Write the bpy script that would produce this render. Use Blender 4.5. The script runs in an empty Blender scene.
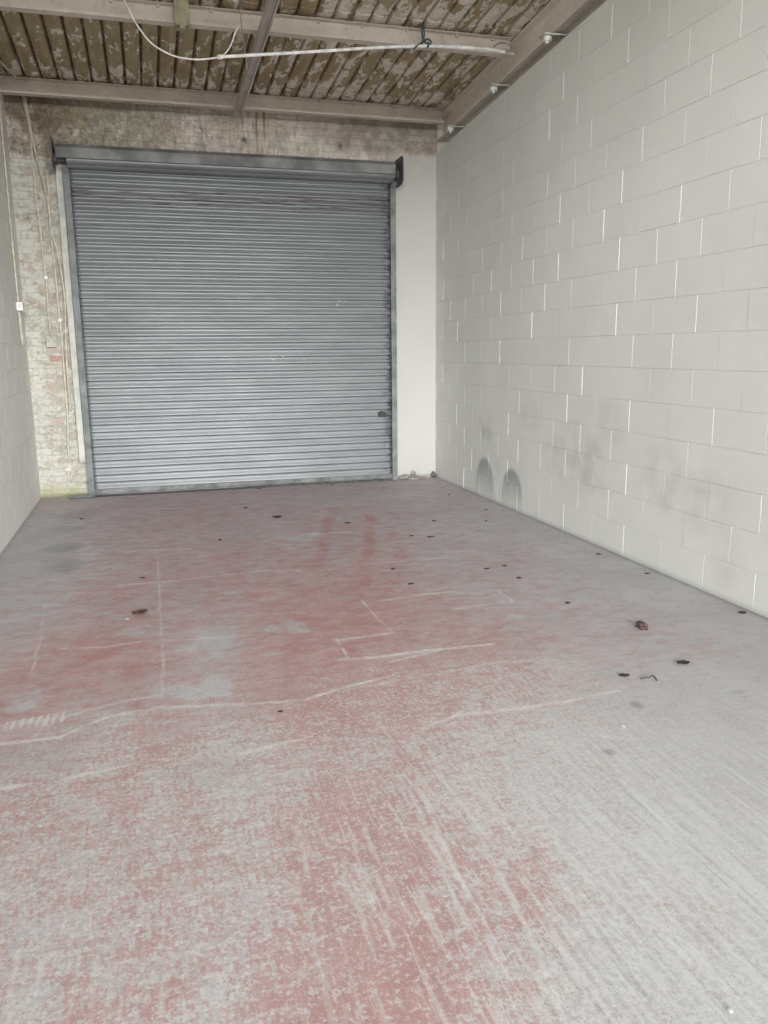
import bpy, bmesh, math, random
import numpy as np
from mathutils import Vector, Matrix
random.seed(7)
S = bpy.context.scene
COL = S.collection
XR, YB, XL = 3.252, 9.138, -1.163      # right wall, back wall, left wall
YF = -0.6                              # open front of the unit
GA, GB = -0.617, 2.690                 # inner faces of the shutter guides
COURSE, C0, YA = 0.225, 0.2337, 3.936  # block courses of the side walls

# ------------------------------------------------------------------ helpers
def tag(o, label=None, cat=None, group=None, kind=None):
    if label: o['label'] = label
    if cat: o['category'] = cat
    if group: o['group'] = group
    if kind: o['kind'] = kind
    return o

def empty(name, loc, label, cat, group=None):
    o = bpy.data.objects.new(name, None); o.location = loc; o.empty_display_size = .1
    COL.objects.link(o)
    return tag(o, label, cat, group)

def link(name, bm, mat, parent=None, smooth=False):
    bmesh.ops.recalc_face_normals(bm, faces=bm.faces[:])
    me = bpy.data.meshes.new(name); bm.to_mesh(me); bm.free()
    if smooth:
        for f in me.polygons: f.use_smooth = True
    if mat: me.materials.append(mat)
    o = bpy.data.objects.new(name, me); COL.objects.link(o)
    if parent:
        o.parent = parent
        o.matrix_parent_inverse = Matrix.Translation(parent.location).inverted()
    else:
        # origin at the base of the thing
        vs = [v.co for v in me.vertices]
        c = Vector(((min(v.x for v in vs)+max(v.x for v in vs))/2, (min(v.y for v in vs)+max(v.y for v in vs))/2, min(v.z for v in vs)))
        me.transform(Matrix.Translation(-c)); o.location = c
    return o

def box(bm, x0, x1, y0, y1, z0, z1, bev=0.0):
    vs = [bm.verts.new((x, y, z)) for x in (x0, x1) for y in (y0, y1) for z in (z0, z1)]
    fs = [bm.faces.new([vs[i] for i in q]) for q in ((0,1,3,2),(4,6,7,5),(0,4,5,1),(2,3,7,6),(0,2,6,4),(1,5,7,3))]
    if bev:
        es = list({e for f in fs for e in f.edges})
        bmesh.ops.bevel(bm, geom=es, offset=bev, segments=2, affect='EDGES', profile=.6)

def sweep(bm, prof, A, B, closed=True):
    """profile points (offsets as 3-vectors) swept from A to B, ends capped"""
    A, B = Vector(A), Vector(B)
    a = [bm.verts.new(A+Vector(p)) for p in prof]; b = [bm.verts.new(B+Vector(p)) for p in prof]
    n = len(prof)
    for i in range(n if closed else n-1):
        bm.faces.new((a[i], a[(i+1) % n], b[(i+1) % n], b[i]))
    if closed:
        bm.faces.new(a); bm.faces.new(b[::-1])

def tube(bm, pts, r, seg=8, smooth_steps=4):
    P = [Vector(p) for p in pts]
    if smooth_steps > 1 and len(P) > 2:
        Q = []
        for i in range(len(P)-1):
            p0 = P[max(i-1, 0)]; p1 = P[i]; p2 = P[i+1]; p3 = P[min(i+2, len(P)-1)]
            for k in range(smooth_steps):
                t = k/smooth_steps
                Q.append(.5*((2*p1)+(p2-p0)*t+(2*p0-5*p1+4*p2-p3)*t*t+(3*p1-p0-3*p2+p3)*t**3))
        Q.append(P[-1]); P = Q
    rings = []
    for i, c in enumerate(P):
        d = (P[min(i+1, len(P)-1)]-P[max(i-1, 0)]).normalized()
        u = d.cross(Vector((0, 1, 0)) if abs(d.y) < .9 else Vector((1, 0, 0))).normalized(); v = d.cross(u)
        rings.append([bm.verts.new(c+r*(math.cos(2*math.pi*k/seg)*u+math.sin(2*math.pi*k/seg)*v)) for k in range(seg)])
    for a, b in zip(rings[:-1], rings[1:]):
        for k in range(seg): bm.faces.new((a[k], a[(k+1) % seg], b[(k+1) % seg], b[k]))
    bm.faces.new(rings[0]); bm.faces.new(rings[-1][::-1])

def cyl(bm, c, axis, r, h, seg=24):
    c = Vector(c); ax = Vector(axis).normalized()
    u = ax.cross(Vector((0, 0, 1)) if abs(ax.z) < .9 else Vector((1, 0, 0))).normalized(); v = ax.cross(u)
    rr = [[bm.verts.new(c+ax*s*h/2+r*(math.cos(2*math.pi*k/seg)*u+math.sin(2*math.pi*k/seg)*v)) for k in range(seg)] for s in (-1, 1)]
    for k in range(seg): bm.faces.new((rr[0][k], rr[0][(k+1) % seg], rr[1][(k+1) % seg], rr[1][k]))
    bm.faces.new(rr[0]); bm.faces.new(rr[1][::-1])

# ------------------------------------------------------------------ node helpers
class NT:
    def __init__(self, name):
        self.m = bpy.data.materials.new(name); self.m.use_nodes = True
        self.t = self.m.node_tree; self.N = self.t.nodes; self.L = self.t.links
        self.b = self.N['Principled BSDF']
        self.geo = self.N.new('ShaderNodeNewGeometry'); self.pos = self.geo.outputs['Position']
        s = self.N.new('ShaderNodeSeparateXYZ'); self.L.new(self.pos, s.inputs[0])
        self.x, self.y, self.z = s.outputs
    def put(self, sock, v):
        if isinstance(v, bpy.types.NodeSocket): self.L.new(v, sock)
        elif v is not None: sock.default_value = v
    def math(self, op, a, b=None, c=None, clamp=False):
        n = self.N.new('ShaderNodeMath'); n.operation = op; n.use_clamp = clamp
        self.put(n.inputs[0], a); self.put(n.inputs[1], b)
        if c is not None: self.put(n.inputs[2], c)
        return n.outputs[0]
    def add(self, a, b): return self.math('ADD', a, b)
    def sub(self, a, b): return self.math('SUBTRACT', a, b)
    def mul(self, a, b): return self.math('MULTIPLY', a, b)
    def mx(self, a, b): return self.math('MAXIMUM', a, b)
    def mn(self, a, b): return self.math('MINIMUM', a, b)
    def ramp(self, v, a, b, lo=0., hi=1.):     # smooth step
        n = self.N.new('ShaderNodeMapRange'); n.interpolation_type = 'SMOOTHSTEP'
        self.put(n.inputs[0], v); self.put(n.inputs[1], a); self.put(n.inputs[2], b); self.put(n.inputs[3], lo); self.put(n.inputs[4], hi)
        return n.outputs[0]
    def scale(self, sx, sy, sz, rot=None, off=(0, 0, 0)):
        n = self.N.new('ShaderNodeMapping'); self.L.new(self.pos, n.inputs[0])
        n.inputs['Scale'].default_value = (sx, sy, sz); n.inputs['Location'].default_value = off
        if rot: n.inputs['Rotation'].default_value = rot
        return n.outputs[0]
    def noise(self, scale=1., detail=4., rough=.55, vec=None, dist=0., col=False):
        n = self.N.new('ShaderNodeTexNoise'); self.L.new(vec or self.pos, n.inputs['Vector'])
        n.inputs['Scale'].default_value = scale; n.inputs['Detail'].default_value = detail
        n.inputs['Roughness'].default_value = rough; n.inputs['Distortion'].default_value = dist
        return n.outputs[1 if col else 0]
    def mix(self, f, a, b, mode='MIX'):
        n = self.N.new('ShaderNodeMix'); n.data_type = 'RGBA'; n.blend_type = mode
        self.put(n.inputs[0], f)
        for s, v in ((n.inputs[6], a), (n.inputs[7], b)):
            if isinstance(v, bpy.types.NodeSocket): self.L.new(v, s)
            else: s.default_value = (*v, 1.)
        return n.outputs[2]
    def comb(self, x, y, z):
        n = self.N.new('ShaderNodeCombineXYZ')
        for s, v in zip(n.inputs, (x, y, z)): self.put(s, v)
        return n.outputs[0]
    def blob(self, cx, cz, rx, rz, ax=None, az=None):
        """1 at the middle of an ellipse, 0 outside; ax, az the two coordinates used"""
        a = self.mul(self.sub(ax, cx), 1./rx); b = self.mul(self.sub(az, cz), 1./rz)
        d = self.math('SQRT', self.add(self.mul(a, a), self.mul(b, b)))
        return self.ramp(d, 1., 0.2)
    def bump(self, h, strength=.3, dist=.01):
        n = self.N.new('ShaderNodeBump'); n.inputs['Strength'].default_value = strength; n.inputs['Distance'].default_value = dist
        self.L.new(h, n.inputs['Height']); self.L.new(n.outputs[0], self.b.inputs['Normal'])
    def done(self, col, rough=.8, metal=0., spec=None):
        if isinstance(col, bpy.types.NodeSocket): self.L.new(col, self.b.inputs['Base Color'])
        else: self.b.inputs['Base Color'].default_value = (*col, 1)
        self.put(self.b.inputs['Roughness'], rough); self.put(self.b.inputs['Metallic'], metal)
        if spec is not None: self.b.inputs['Specular IOR Level'].default_value = spec
        return self.m

def plain(name, c, rough=.6, metal=0., var=.15, sc=18., bump=.1):
    t = NT(name)
    n = t.noise(sc, 5.)
    dark = tuple(v*(1-var*1.6) for v in c); lite = tuple(min(1, v*(1+var)) for v in c)
    t.bump(t.noise(sc*6, 3.), bump, .003)
    return t.done(t.mix(t.ramp(n, .3, .7), dark, lite), rough, metal)

# ------------------------------------------------------------------ measured places
EXPOSURE = 0.24
GLOW, GLOW_TOP, SKY, GROUND = 19., .28, 1.0, .8
CONC_A, CONC_B, CONC_PALE = (.45, .455, .48), (.53, .535, .56), (.66, .67, .66)
RED_A, RED_B = (.43, .185, .17), (.49, .25, .235)
# floor X, Y, share of red paint left
PAINT = [(-0.959,8.954,0.3),(-0.256,8.709,0.5),(0.341,8.502,0.5),(0.992,8.275,0.45),(1.617,8.058,0.4),(2.237,7.842,0.35),(2.679,7.689,0.25),(-0.979,7.439,0.05),(-0.478,7.27,0.35),(0.02,7.102,0.55),(0.514,6.936,0.5),(0.809,6.836,0.4),(1.168,6.715,0.3),(1.395,6.639,0.6),(1.533,6.592,0.4),(1.735,6.524,0.55),(2.057,6.416,0.35),(2.377,6.308,0.2),(2.776,6.173,0.1),(-0.994,6.363,0.0),(-0.708,6.268,0.1),(-0.281,6.128,0.45),(0.144,5.988,0.6),(0.566,5.848,0.6),(0.916,5.733,0.45),(1.139,5.66,0.8),(1.299,5.607,0.4),(1.459,5.554,0.8),(1.68,5.481,0.5),(1.956,5.391,0.3),(2.367,5.255,0.3),(2.776,5.12,0.15),(3.048,5.031,0.0),(-0.88,5.518,0.1),(-0.568,5.417,0.35),(-0.195,5.296,0.65),(0.175,5.176,0.65),(0.483,5.076,0.65),(0.789,4.977,0.6),(0.972,4.918,0.9),(1.124,4.869,0.6),(1.246,4.829,0.9),(1.458,4.761,0.6),(1.699,4.682,0.45),(2.06,4.565,0.25),(2.42,4.449,0.15),(2.896,4.295,0.0),(-0.792,4.864,0.15),(-0.57,4.793,0.35),(-0.294,4.705,0.7),(0.035,4.599,0.65),(0.2,4.547,0.3),(0.309,4.512,0.4),(0.472,4.46,0.75),(0.744,4.373,0.8),(0.907,4.321,0.8),(1.08,4.266,0.95),(1.285,4.2,0.7),(1.5,4.131,0.65),(1.715,4.063,0.55),(1.928,3.994,0.4),(2.141,3.926,0.3),(2.46,3.824,0.25),(2.777,3.723,0.15),(3.093,3.622,0.0),(-0.721,4.342,0.3),(-0.522,4.279,0.8),(-0.274,4.201,0.85),(-0.077,4.138,0.85),(0.194,4.053,0.35),(0.293,4.022,0.3),(0.415,3.983,0.8),(0.611,3.921,0.85),(0.806,3.859,0.8),(0.952,3.813,0.9),(1.147,3.752,0.6),(1.341,3.69,0.6),(1.582,3.614,0.65),(1.775,3.553,0.5),(1.919,3.508,0.35),(2.206,3.417,0.35),(2.587,3.296,0.2),(2.825,3.221,0.1),(-0.664,3.917,0.6),(-0.483,3.86,0.85),(-0.258,3.789,0.8),(-0.079,3.733,0.7),(0.145,3.663,0.45),(0.368,3.593,0.7),(0.591,3.523,0.75),(0.813,3.454,0.6),(1.034,3.385,0.6),(1.21,3.33,0.6),(1.43,3.261,0.5),(1.649,3.192,0.4),(1.911,3.11,0.3),(2.259,3.001,0.1),(2.562,2.906,0.0),(-0.665,3.631,0.8),(-0.54,3.591,0.7),(-0.288,3.513,0.4),(-0.08,3.448,0.4),(0.128,3.384,0.4),(0.336,3.319,0.5),(0.46,3.28,0.8),(0.625,3.229,0.8),(0.831,3.165,0.5),(1.077,3.088,0.55),(1.282,3.024,0.55),(1.486,2.961,0.5),(1.649,2.91,0.35),(1.892,2.835,0.1),(2.256,2.721,0.0),(-0.621,3.322,0.5),(-0.466,3.275,0.3),(-0.273,3.215,0.35),(-0.043,3.144,0.6),(0.111,3.096,0.35),(0.264,3.049,0.3),(0.416,3.002,0.7),(0.568,2.955,0.8),(0.758,2.896,0.55),(0.948,2.837,0.4),(1.137,2.779,0.4),(1.325,2.721,0.25),(1.626,2.628,0.1),(1.999,2.512,0.0),(-0.547,3.048,0.3),(-0.332,2.982,0.4),(-0.153,2.927,0.6),(0.024,2.873,0.45),(0.166,2.829,0.25),(0.308,2.785,0.3),(0.52,2.72,0.5),(0.697,2.666,0.5),(0.872,2.612,0.4),(1.083,2.547,0.25),(1.362,2.461,0.1),(1.849,2.312,0.0),(-0.549,2.832,0.5),(-0.416,2.791,0.6),(-0.283,2.75,0.6),(-0.116,2.699,0.4),(0.082,2.639,0.3),(0.248,2.588,0.2),(0.413,2.538,0.4),(0.544,2.497,0.7),(0.676,2.457,0.6),(0.84,2.407,0.5),(1.003,2.357,0.35),(1.232,2.287,0.1),(1.719,2.138,0.0),(-0.516,2.603,0.6),(-0.361,2.556,0.5),(-0.207,2.509,0.55),(-0.053,2.462,0.5),(0.1,2.415,0.6),(0.223,2.378,0.3),(0.345,2.341,0.6),(0.498,2.294,0.7),(0.619,2.257,0.65),(0.711,2.229,0.6),(0.832,2.192,0.5),(0.984,2.146,0.3),(1.286,2.054,0.05),(1.707,1.926,0.0),(-0.455,2.37,0.35),(-0.313,2.327,0.5),(-0.142,2.276,0.45),(-0.0,2.233,0.55),(0.141,2.19,0.25),(0.254,2.156,0.6),(0.395,2.113,0.5),(0.536,2.07,0.6),(0.649,2.036,0.75),(0.789,1.994,0.4),(0.929,1.951,0.5),(1.18,1.875,0.1),(1.569,1.757,0.0),(-0.423,2.136,0.4),(-0.268,2.089,0.4),(-0.112,2.042,0.45),(0.043,1.996,0.4),(0.146,1.965,0.3),(0.275,1.926,0.6),(0.378,1.895,0.7),(0.506,1.856,0.8),(0.634,1.817,0.7),(0.762,1.779,0.5),(0.89,1.74,0.5),(1.068,1.687,0.15),(1.323,1.61,0.1),(-0.397,1.94,0.5),(-0.254,1.897,0.5),(-0.111,1.854,0.5),(0.032,1.811,0.4),(0.15,1.776,0.4),(0.221,1.754,0.8),(0.34,1.719,0.6),(0.458,1.684,0.9),(0.552,1.655,0.9),(0.67,1.62,0.6),(0.787,1.585,0.35),(0.951,1.535,0.25),(1.092,1.493,0.05),(1.325,1.423,0.0),(-0.376,1.789,0.4),(-0.199,1.735,0.6),(-0.066,1.696,0.5),(0.089,1.649,0.2),(0.2,1.616,0.8),(0.332,1.577,0.7),(0.42,1.55,0.8),(0.53,1.518,0.7),(0.64,1.485,0.6),(0.771,1.445,0.4),(0.903,1.406,0.1),(1.208,1.315,0.0)]
# pale cracks and scrapes: X, Y, X, Y, half width, kind
LINES = [(-0.645,3.242,-0.426,3.244,0.0128,'m'),(-0.426,3.244,-0.242,3.386,0.0121,'m'),(-0.242,3.386,-0.039,3.414,0.0141,'m'),(-0.039,3.414,0.295,3.342,0.0153,'m'),(0.295,3.342,0.55,3.295,0.0101,'m'),(0.55,3.295,0.796,3.387,0.0141,'m'),(0.796,3.387,1.003,3.444,0.0153,'m'),(-0.673,3.422,-0.443,3.428,0.0095,'u'),(-0.443,3.428,-0.206,3.52,0.0092,'u'),(-0.206,3.52,-0.036,3.544,0.0101,'u'),(0.824,3.71,1.023,3.69,0.0192,'f'),(1.023,3.69,1.292,3.706,0.019,'f'),(1.292,3.706,1.626,3.69,0.017,'f'),(1.052,3.611,1.341,3.69,0.0089,'f'),(-0.591,2.892,-0.426,2.892,0.0138,'l'),(-0.426,2.892,-0.224,2.918,0.0104,'l'),(-0.224,2.918,-0.082,2.937,0.0107,'l'),(-0.082,2.937,0.099,2.913,0.0114,'l'),(0.099,2.913,0.266,2.894,0.0076,'l'),(0.266,2.894,0.446,2.94,0.0144,'l'),(0.446,2.94,0.601,2.918,0.0081,'l'),(0.986,2.889,1.168,2.968,0.0117,'l'),(1.168,2.968,1.388,2.95,0.0229,'l'),(1.388,2.95,1.617,2.941,0.0188,'l'),(1.617,2.941,1.937,2.984,0.0097,'l'),(0.873,3.991,1.025,3.991,0.018,'t'),(1.025,3.991,1.18,4.007,0.0178,'t'),(1.18,4.007,1.177,4.234,0.0162,'t'),(1.177,4.234,1.172,4.526,0.012,'t'),(1.172,4.526,1.174,4.63,0.0123,'t'),(0.878,3.99,0.871,3.868,0.0104,'t'),(0.871,3.868,0.867,3.697,0.0103,'t'),(1.297,4.591,1.545,4.619,0.019,'h'),(1.545,4.619,1.744,4.622,0.02,'h'),(1.744,4.622,1.895,4.528,0.0205,'h'),(1.652,4.292,1.821,4.318,0.0173,'h'),(1.821,4.318,2.015,4.317,0.0138,'h'),(2.042,4.571,2.032,4.311,0.0147,'d'),(-0.02,6.537,-0.017,5.613,0.0067,'v'),(-0.017,5.613,-0.02,4.274,0.005,'v'),(-0.02,4.274,-0.02,3.976,0.0043,'v'),(-0.02,3.976,-0.024,3.54,0.005,'v'),(-0.686,5.124,-0.64,4.471,0.0037,'v'),(-0.64,4.471,-0.618,3.965,0.0051,'v'),(-0.102,4.284,0.129,4.243,0.0154,'h'),(0.129,4.243,0.336,4.21,0.0115,'h'),(-0.524,4.295,-0.301,4.255,0.0112,'h'),(-0.301,4.255,-0.076,4.292,0.0107,'h'),(-0.577,6.383,-0.067,6.379,0.0159,'h'),(-0.067,6.379,0.232,6.314,0.0248,'h'),(1.173,6.512,1.386,6.519,0.0357,'h'),(1.386,6.519,1.555,6.503,0.037,'h'),(-0.261,5.437,0.058,5.433,0.0177,'h'),(0.058,5.433,0.666,5.497,0.0119,'h'),(0.666,5.497,0.932,5.41,0.0198,'h'),(1.595,5.45,1.818,5.436,0.0163,'h'),(1.818,5.436,2.136,5.454,0.0136,'h'),(0.743,3.357,0.983,3.376,0.0103,'h'),(0.983,3.376,1.242,3.419,0.008,'h'),(1.242,3.419,1.564,3.45,0.0086,'h'),(1.564,3.45,1.854,3.386,0.0077,'h'),(1.588,2.639,1.751,2.545,0.0082,'r'),(1.751,2.545,2.027,2.549,0.0061,'r'),(1.513,2.304,1.503,2.107,0.0067,'s'),(1.503,2.107,1.51,1.958,0.0063,'s'),(0.774,2.567,0.763,2.185,0.0033,'b'),(0.817,2.448,0.762,1.908,0.0046,'b'),(0.918,2.523,0.912,2.058,0.0032,'b'),(0.751,2.107,0.758,1.955,0.0059,'b'),(0.756,2.215,0.737,1.938,0.0074,'b'),(0.925,2.253,0.941,2.049,0.0031,'b'),(0.902,2.035,0.836,1.472,0.0052,'b'),(0.967,1.964,0.903,1.452,0.0065,'b'),(0.756,1.909,0.748,1.53,0.0065,'b'),(1.071,2.01,1.016,1.551,0.0054,'b'),(1.134,1.939,1.107,1.559,0.0056,'b'),(1.208,1.867,1.206,1.494,0.0041,'b'),(1.265,1.802,1.236,1.384,0.0039,'b'),(-0.407,2.014,-0.399,1.772,0.0075,'b'),(-0.348,1.961,-0.351,1.757,0.0048,'b'),(1.401,1.715,1.396,1.472,0.0039,'b'),(-0.22,1.922,-0.224,1.728,0.0036,'b'),(-0.05,1.907,-0.066,1.696,0.0037,'b'),(0.544,2.078,0.554,1.904,0.0042,'b'),(0.5,2.106,0.515,1.938,0.0042,'b'),(0.446,2.098,0.462,1.954,0.0042,'b'),(0.525,1.871,0.508,1.74,0.0054,'b'),(-0.642,3.365,-0.643,3.451,0.0042,'t'),(-0.623,3.367,-0.624,3.454,0.0042,'t'),(-0.605,3.369,-0.606,3.457,0.0042,'t'),(-0.586,3.371,-0.587,3.46,0.0042,'t'),(-0.568,3.372,-0.568,3.463,0.0042,'t'),(-0.549,3.374,-0.549,3.466,0.0042,'t'),(-0.53,3.376,-0.529,3.469,0.0042,'t'),(-0.511,3.377,-0.51,3.472,0.0042,'t'),(-0.492,3.379,-0.491,3.475,0.0043,'t'),(-0.473,3.381,-0.471,3.478,0.0042,'t'),(-0.454,3.383,-0.452,3.481,0.0042,'t'),(-0.435,3.385,-0.432,3.484,0.0042,'t'),(1.372,3.05,1.372,3.104,0.006,'u'),(1.393,3.049,1.393,3.103,0.006,'u'),(1.413,3.048,1.414,3.102,0.006,'u'),(1.434,3.046,1.435,3.101,0.006,'u'),(1.455,3.045,1.457,3.1,0.006,'u'),(1.476,3.044,1.478,3.099,0.006,'u'),(1.497,3.043,1.499,3.098,0.0061,'u'),(1.518,3.042,1.521,3.097,0.0061,'u'),(1.539,3.041,1.542,3.096,0.0061,'u')]
TRACKS = [[(1.65, 7.592), (1.379, 6.644), (1.139, 5.66), (0.96, 4.922), (0.827, 4.44)], [(1.902, 7.145), (1.459, 5.554), (1.174, 4.63), (0.926, 3.749)]]
CLEAR = [(-0.154, 4.465, 0.083, 0.069), (0.255, 4.187, 0.147, 0.219), (0.667, 4.255, 0.166, 0.083), (0.16, 3.54, 0.136, 0.125), (1.127, 6.488, 0.166, 0.186), (0.051, 3.573, 0.136, 0.114), (-0.631, 3.674, 0.067, 0.116)]
STAINS = [(-0.674, 6.049, 0.153, 0.239, 0.5), (-0.746, 6.673, 0.16, 0.162, 0.55), (-0.654, 8.069, 0.194, 0.235, 0.4), (-0.736, 7.442, 0.151, 0.133, 0.35), (1.92, 2.826, 0.032, 0.042, 0.65), (1.585, 2.495, 0.022, 0.028, 0.6), (2.419, 2.811, 0.053, 0.023, 0.35), (0.128, 2.803, 0.147, 0.111, 0.12), (-0.484, 3.109, 0.153, 0.094, 0.16), (-0.403, 3.004, 0.112, 0.056, 0.12)]
CONDUIT = [(0.697, 6.95, 3.74), (0.969, 6.95, 3.776), (1.327, 6.95, 3.823), (1.653, 6.95, 3.868), (1.904, 6.95, 3.903), (2.375, 6.95, 3.957), (2.863, 6.95, 3.979), (3.091, 6.95, 3.97)]
LOOP = [(0.009, 6.97, 4.082), (0.047, 6.97, 4.004), (0.092, 6.97, 3.919), (0.179, 6.97, 3.809), (0.285, 6.97, 3.748), (0.395, 6.97, 3.718), (0.545, 6.97, 3.716), (0.699, 6.97, 3.746)]
LOOP2 = [(0.715, 6.97, 3.751), (0.763, 6.97, 3.801), (0.797, 6.97, 3.861), (0.823, 6.97, 3.927), (0.856, 6.97, 3.987)]
WIRE = [(0.864, 6.97, 4.164), (0.873, 6.97, 4.01), (0.883, 6.97, 3.897), (0.9, 6.97, 3.755), (0.904, 6.97, 3.669)]
CA = [(-0.992, 3.959), (-0.955, 3.664), (-0.95, 3.455), (-0.948, 3.019), (-0.937, 2.718), (-0.929, 2.324), (-0.922, 2.242), (-0.929, 1.864), (-0.918, 1.664)]
CB = [(-0.969, 3.961), (-0.943, 3.647), (-0.919, 3.457), (-0.846, 3.023), (-0.829, 2.721), (-0.802, 2.549), (-0.773, 2.327), (-0.759, 2.032), (-0.779, 1.714), (-0.793, 1.33), (-0.793, 0.897)]
CC = [(-0.825, 3.351), (-0.83, 2.996), (-0.842, 2.739), (-0.835, 2.49), (-0.83, 2.209), (-0.829, 1.923), (-0.824, 1.824), (-0.826, 1.33), (-0.832, 0.846), (-0.851, 0.532), (-0.847, 0.341)]
FLP = [(-0.178, 7.906), (1.755, 2.67), (1.194, 1.331), (-0.201, 4.694)]

# ------------------------------------------------------------------ materials
def mat_floor():
    t = NT('worn_red_floor_paint')
    at = t.N.new('ShaderNodeAttribute'); at.attribute_name = 'wear'
    s = t.N.new('ShaderNodeSeparateColor'); t.L.new(at.outputs['Color'], s.inputs[0])
    paint, rough_amt, line = s.outputs; stain = at.outputs['Alpha']
    warp = t.noise(3., 3., col=True)
    n1 = t.noise(72., 6., .68, dist=.4)                     # flakes of paint
    n1b = t.noise(1., 5., .6, vec=t.scale(60., 9., 1.), dist=.3)   # brushed along the bay
    n1 = t.add(t.mul(n1, .66), t.mul(n1b, .34))
    n2 = t.noise(1., 4., .6, vec=t.scale(9., 22., 1., off=(3, 5, 0)))
    n3 = t.noise(140., 3., .6)
    n4 = t.noise(2.3, 5., .6)
    # paint left: smooth film at the back, broken flakes near the front
    th = t.sub(1., paint)
    fine = t.add(t.mul(n1, .7), t.mul(n2, .3))
    k = t.sub(t.add(fine, t.mul(t.sub(paint, .5), .23)), .498)   # >0 painted
    big = t.noise(7., 4., .6)
    k = t.add(k, t.add(t.mul(t.sub(big, .5), .16), t.mul(t.sub(n1b, .5), .16)))
    hard = t.add(t.mul(t.ramp(k, -.035, .03), .58), t.mul(t.ramp(k, -.18, .15), .42))
    n5 = t.noise(1., 5., .68, vec=t.scale(7., 11., 1., rot=(0, 0, .25), off=(7, 1, 0), ))
    n6 = t.noise(1., 4., .7, vec=t.scale(26., 60., 1., rot=(0, 0, -.12)))
    soft = t.math('ADD', paint, t.add(t.mul(t.sub(n5, .5), 2.3), t.add(t.mul(t.sub(n6, .5), 1.8), t.mul(t.sub(n2, .5), .8))), clamp=True)
    pm = t.add(t.mul(hard, rough_amt), t.mul(soft, t.sub(1., rough_amt)))
    # concrete, warm grey with pale cement film where it is roughened
    conc = t.mix(t.ramp(n4, .3, .7), CONC_A, CONC_B)
    pale = t.mul(t.ramp(t.add(t.mul(t.noise(44., 5., .68, dist=.4), .65), t.mul(n1b, .35)), .44, .56), rough_amt)
    conc = t.mix(t.mul(t.mul(rough_amt, .30), t.ramp(t.x, .2, 1.4, .3, 1.)), conc, CONC_PALE)
    conc = t.mix(t.mul(t.mul(rough_amt, paint), .55), conc, (.52, .42, .41))
    conc = t.mix(t.mul(pale, t.ramp(t.x, .9, 2.2, .75, .34)), conc, CONC_PALE)
    red = t.mix(t.ramp(t.noise(5., 5., .65), .35, .65), RED_A, RED_B)
    red = t.mix(t.mul(t.ramp(n3, .45, .75), .35), red, CONC_B)
    c = t.mix(t.mul(pm, t.sub(.88, t.mul(t.mul(rough_amt, t.sub(1., paint)), .30))), conc, red)
    # white flecks of bared cement and brushed streaks running along the bay
    fl_ = t.ramp(t.noise(58., 5., .62, dist=.6), .555, .60)
    c = t.mix(t.mul(t.mul(fl_, rough_amt), .46), c, (.70, .71, .68))
    st = t.noise(1., 4., .6, vec=t.scale(46., 2.6, 1., rot=(0, 0, .03)))
    wide = t.noise(1., 3., .5, vec=t.scale(2.2, 1.1, 1., off=(2, 4, 0)))
    near = t.ramp(t.y, 3.1, 2.2)
    sa = t.mul(t.ramp(t.add(st, t.mul(t.sub(wide, .5), .2)), .53, .60), t.mul(near, t.ramp(t.x, .1, .7, .25, 1.)))
    c = t.mix(t.mul(sa, .48), c, (.66, .67, .65))
    sd = t.mul(t.ramp(st, .46, .38), t.mul(near, t.ramp(t.x, .1, .7, .1, 1.)))
    c = t.mix(t.mul(sd, t.ramp(n1, .42, .58, .0, .42)), c, (.34, .30, .30))
    c = t.mix(t.math('MULTIPLY', line, t.ramp(n1, .36, .56, .15, 1.25), clamp=True), c, (.72, .73, .72))
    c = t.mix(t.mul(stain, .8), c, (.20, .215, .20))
    g = t.noise(260., 2., .7)
    c = t.mix(t.mul(t.ramp(g, .5, .8), t.add(.3, t.mul(rough_amt, .25))), c, (.17, .15, .145))
    dg = t.noise(1., 5., .7, vec=t.scale(95., 40., 1.))
    c = t.mix(t.mul(t.mul(t.ramp(dg, .54, .68), rough_amt), .30), c, (.22, .20, .20))
    h = t.add(t.mul(n1, 1.), t.add(t.mul(n3, .35), t.mul(line, .5)))
    t.bump(h, .35, .004)
    return t.done(c, t.add(.62, t.mul(rough_amt, .2)), 0., .35)

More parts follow.
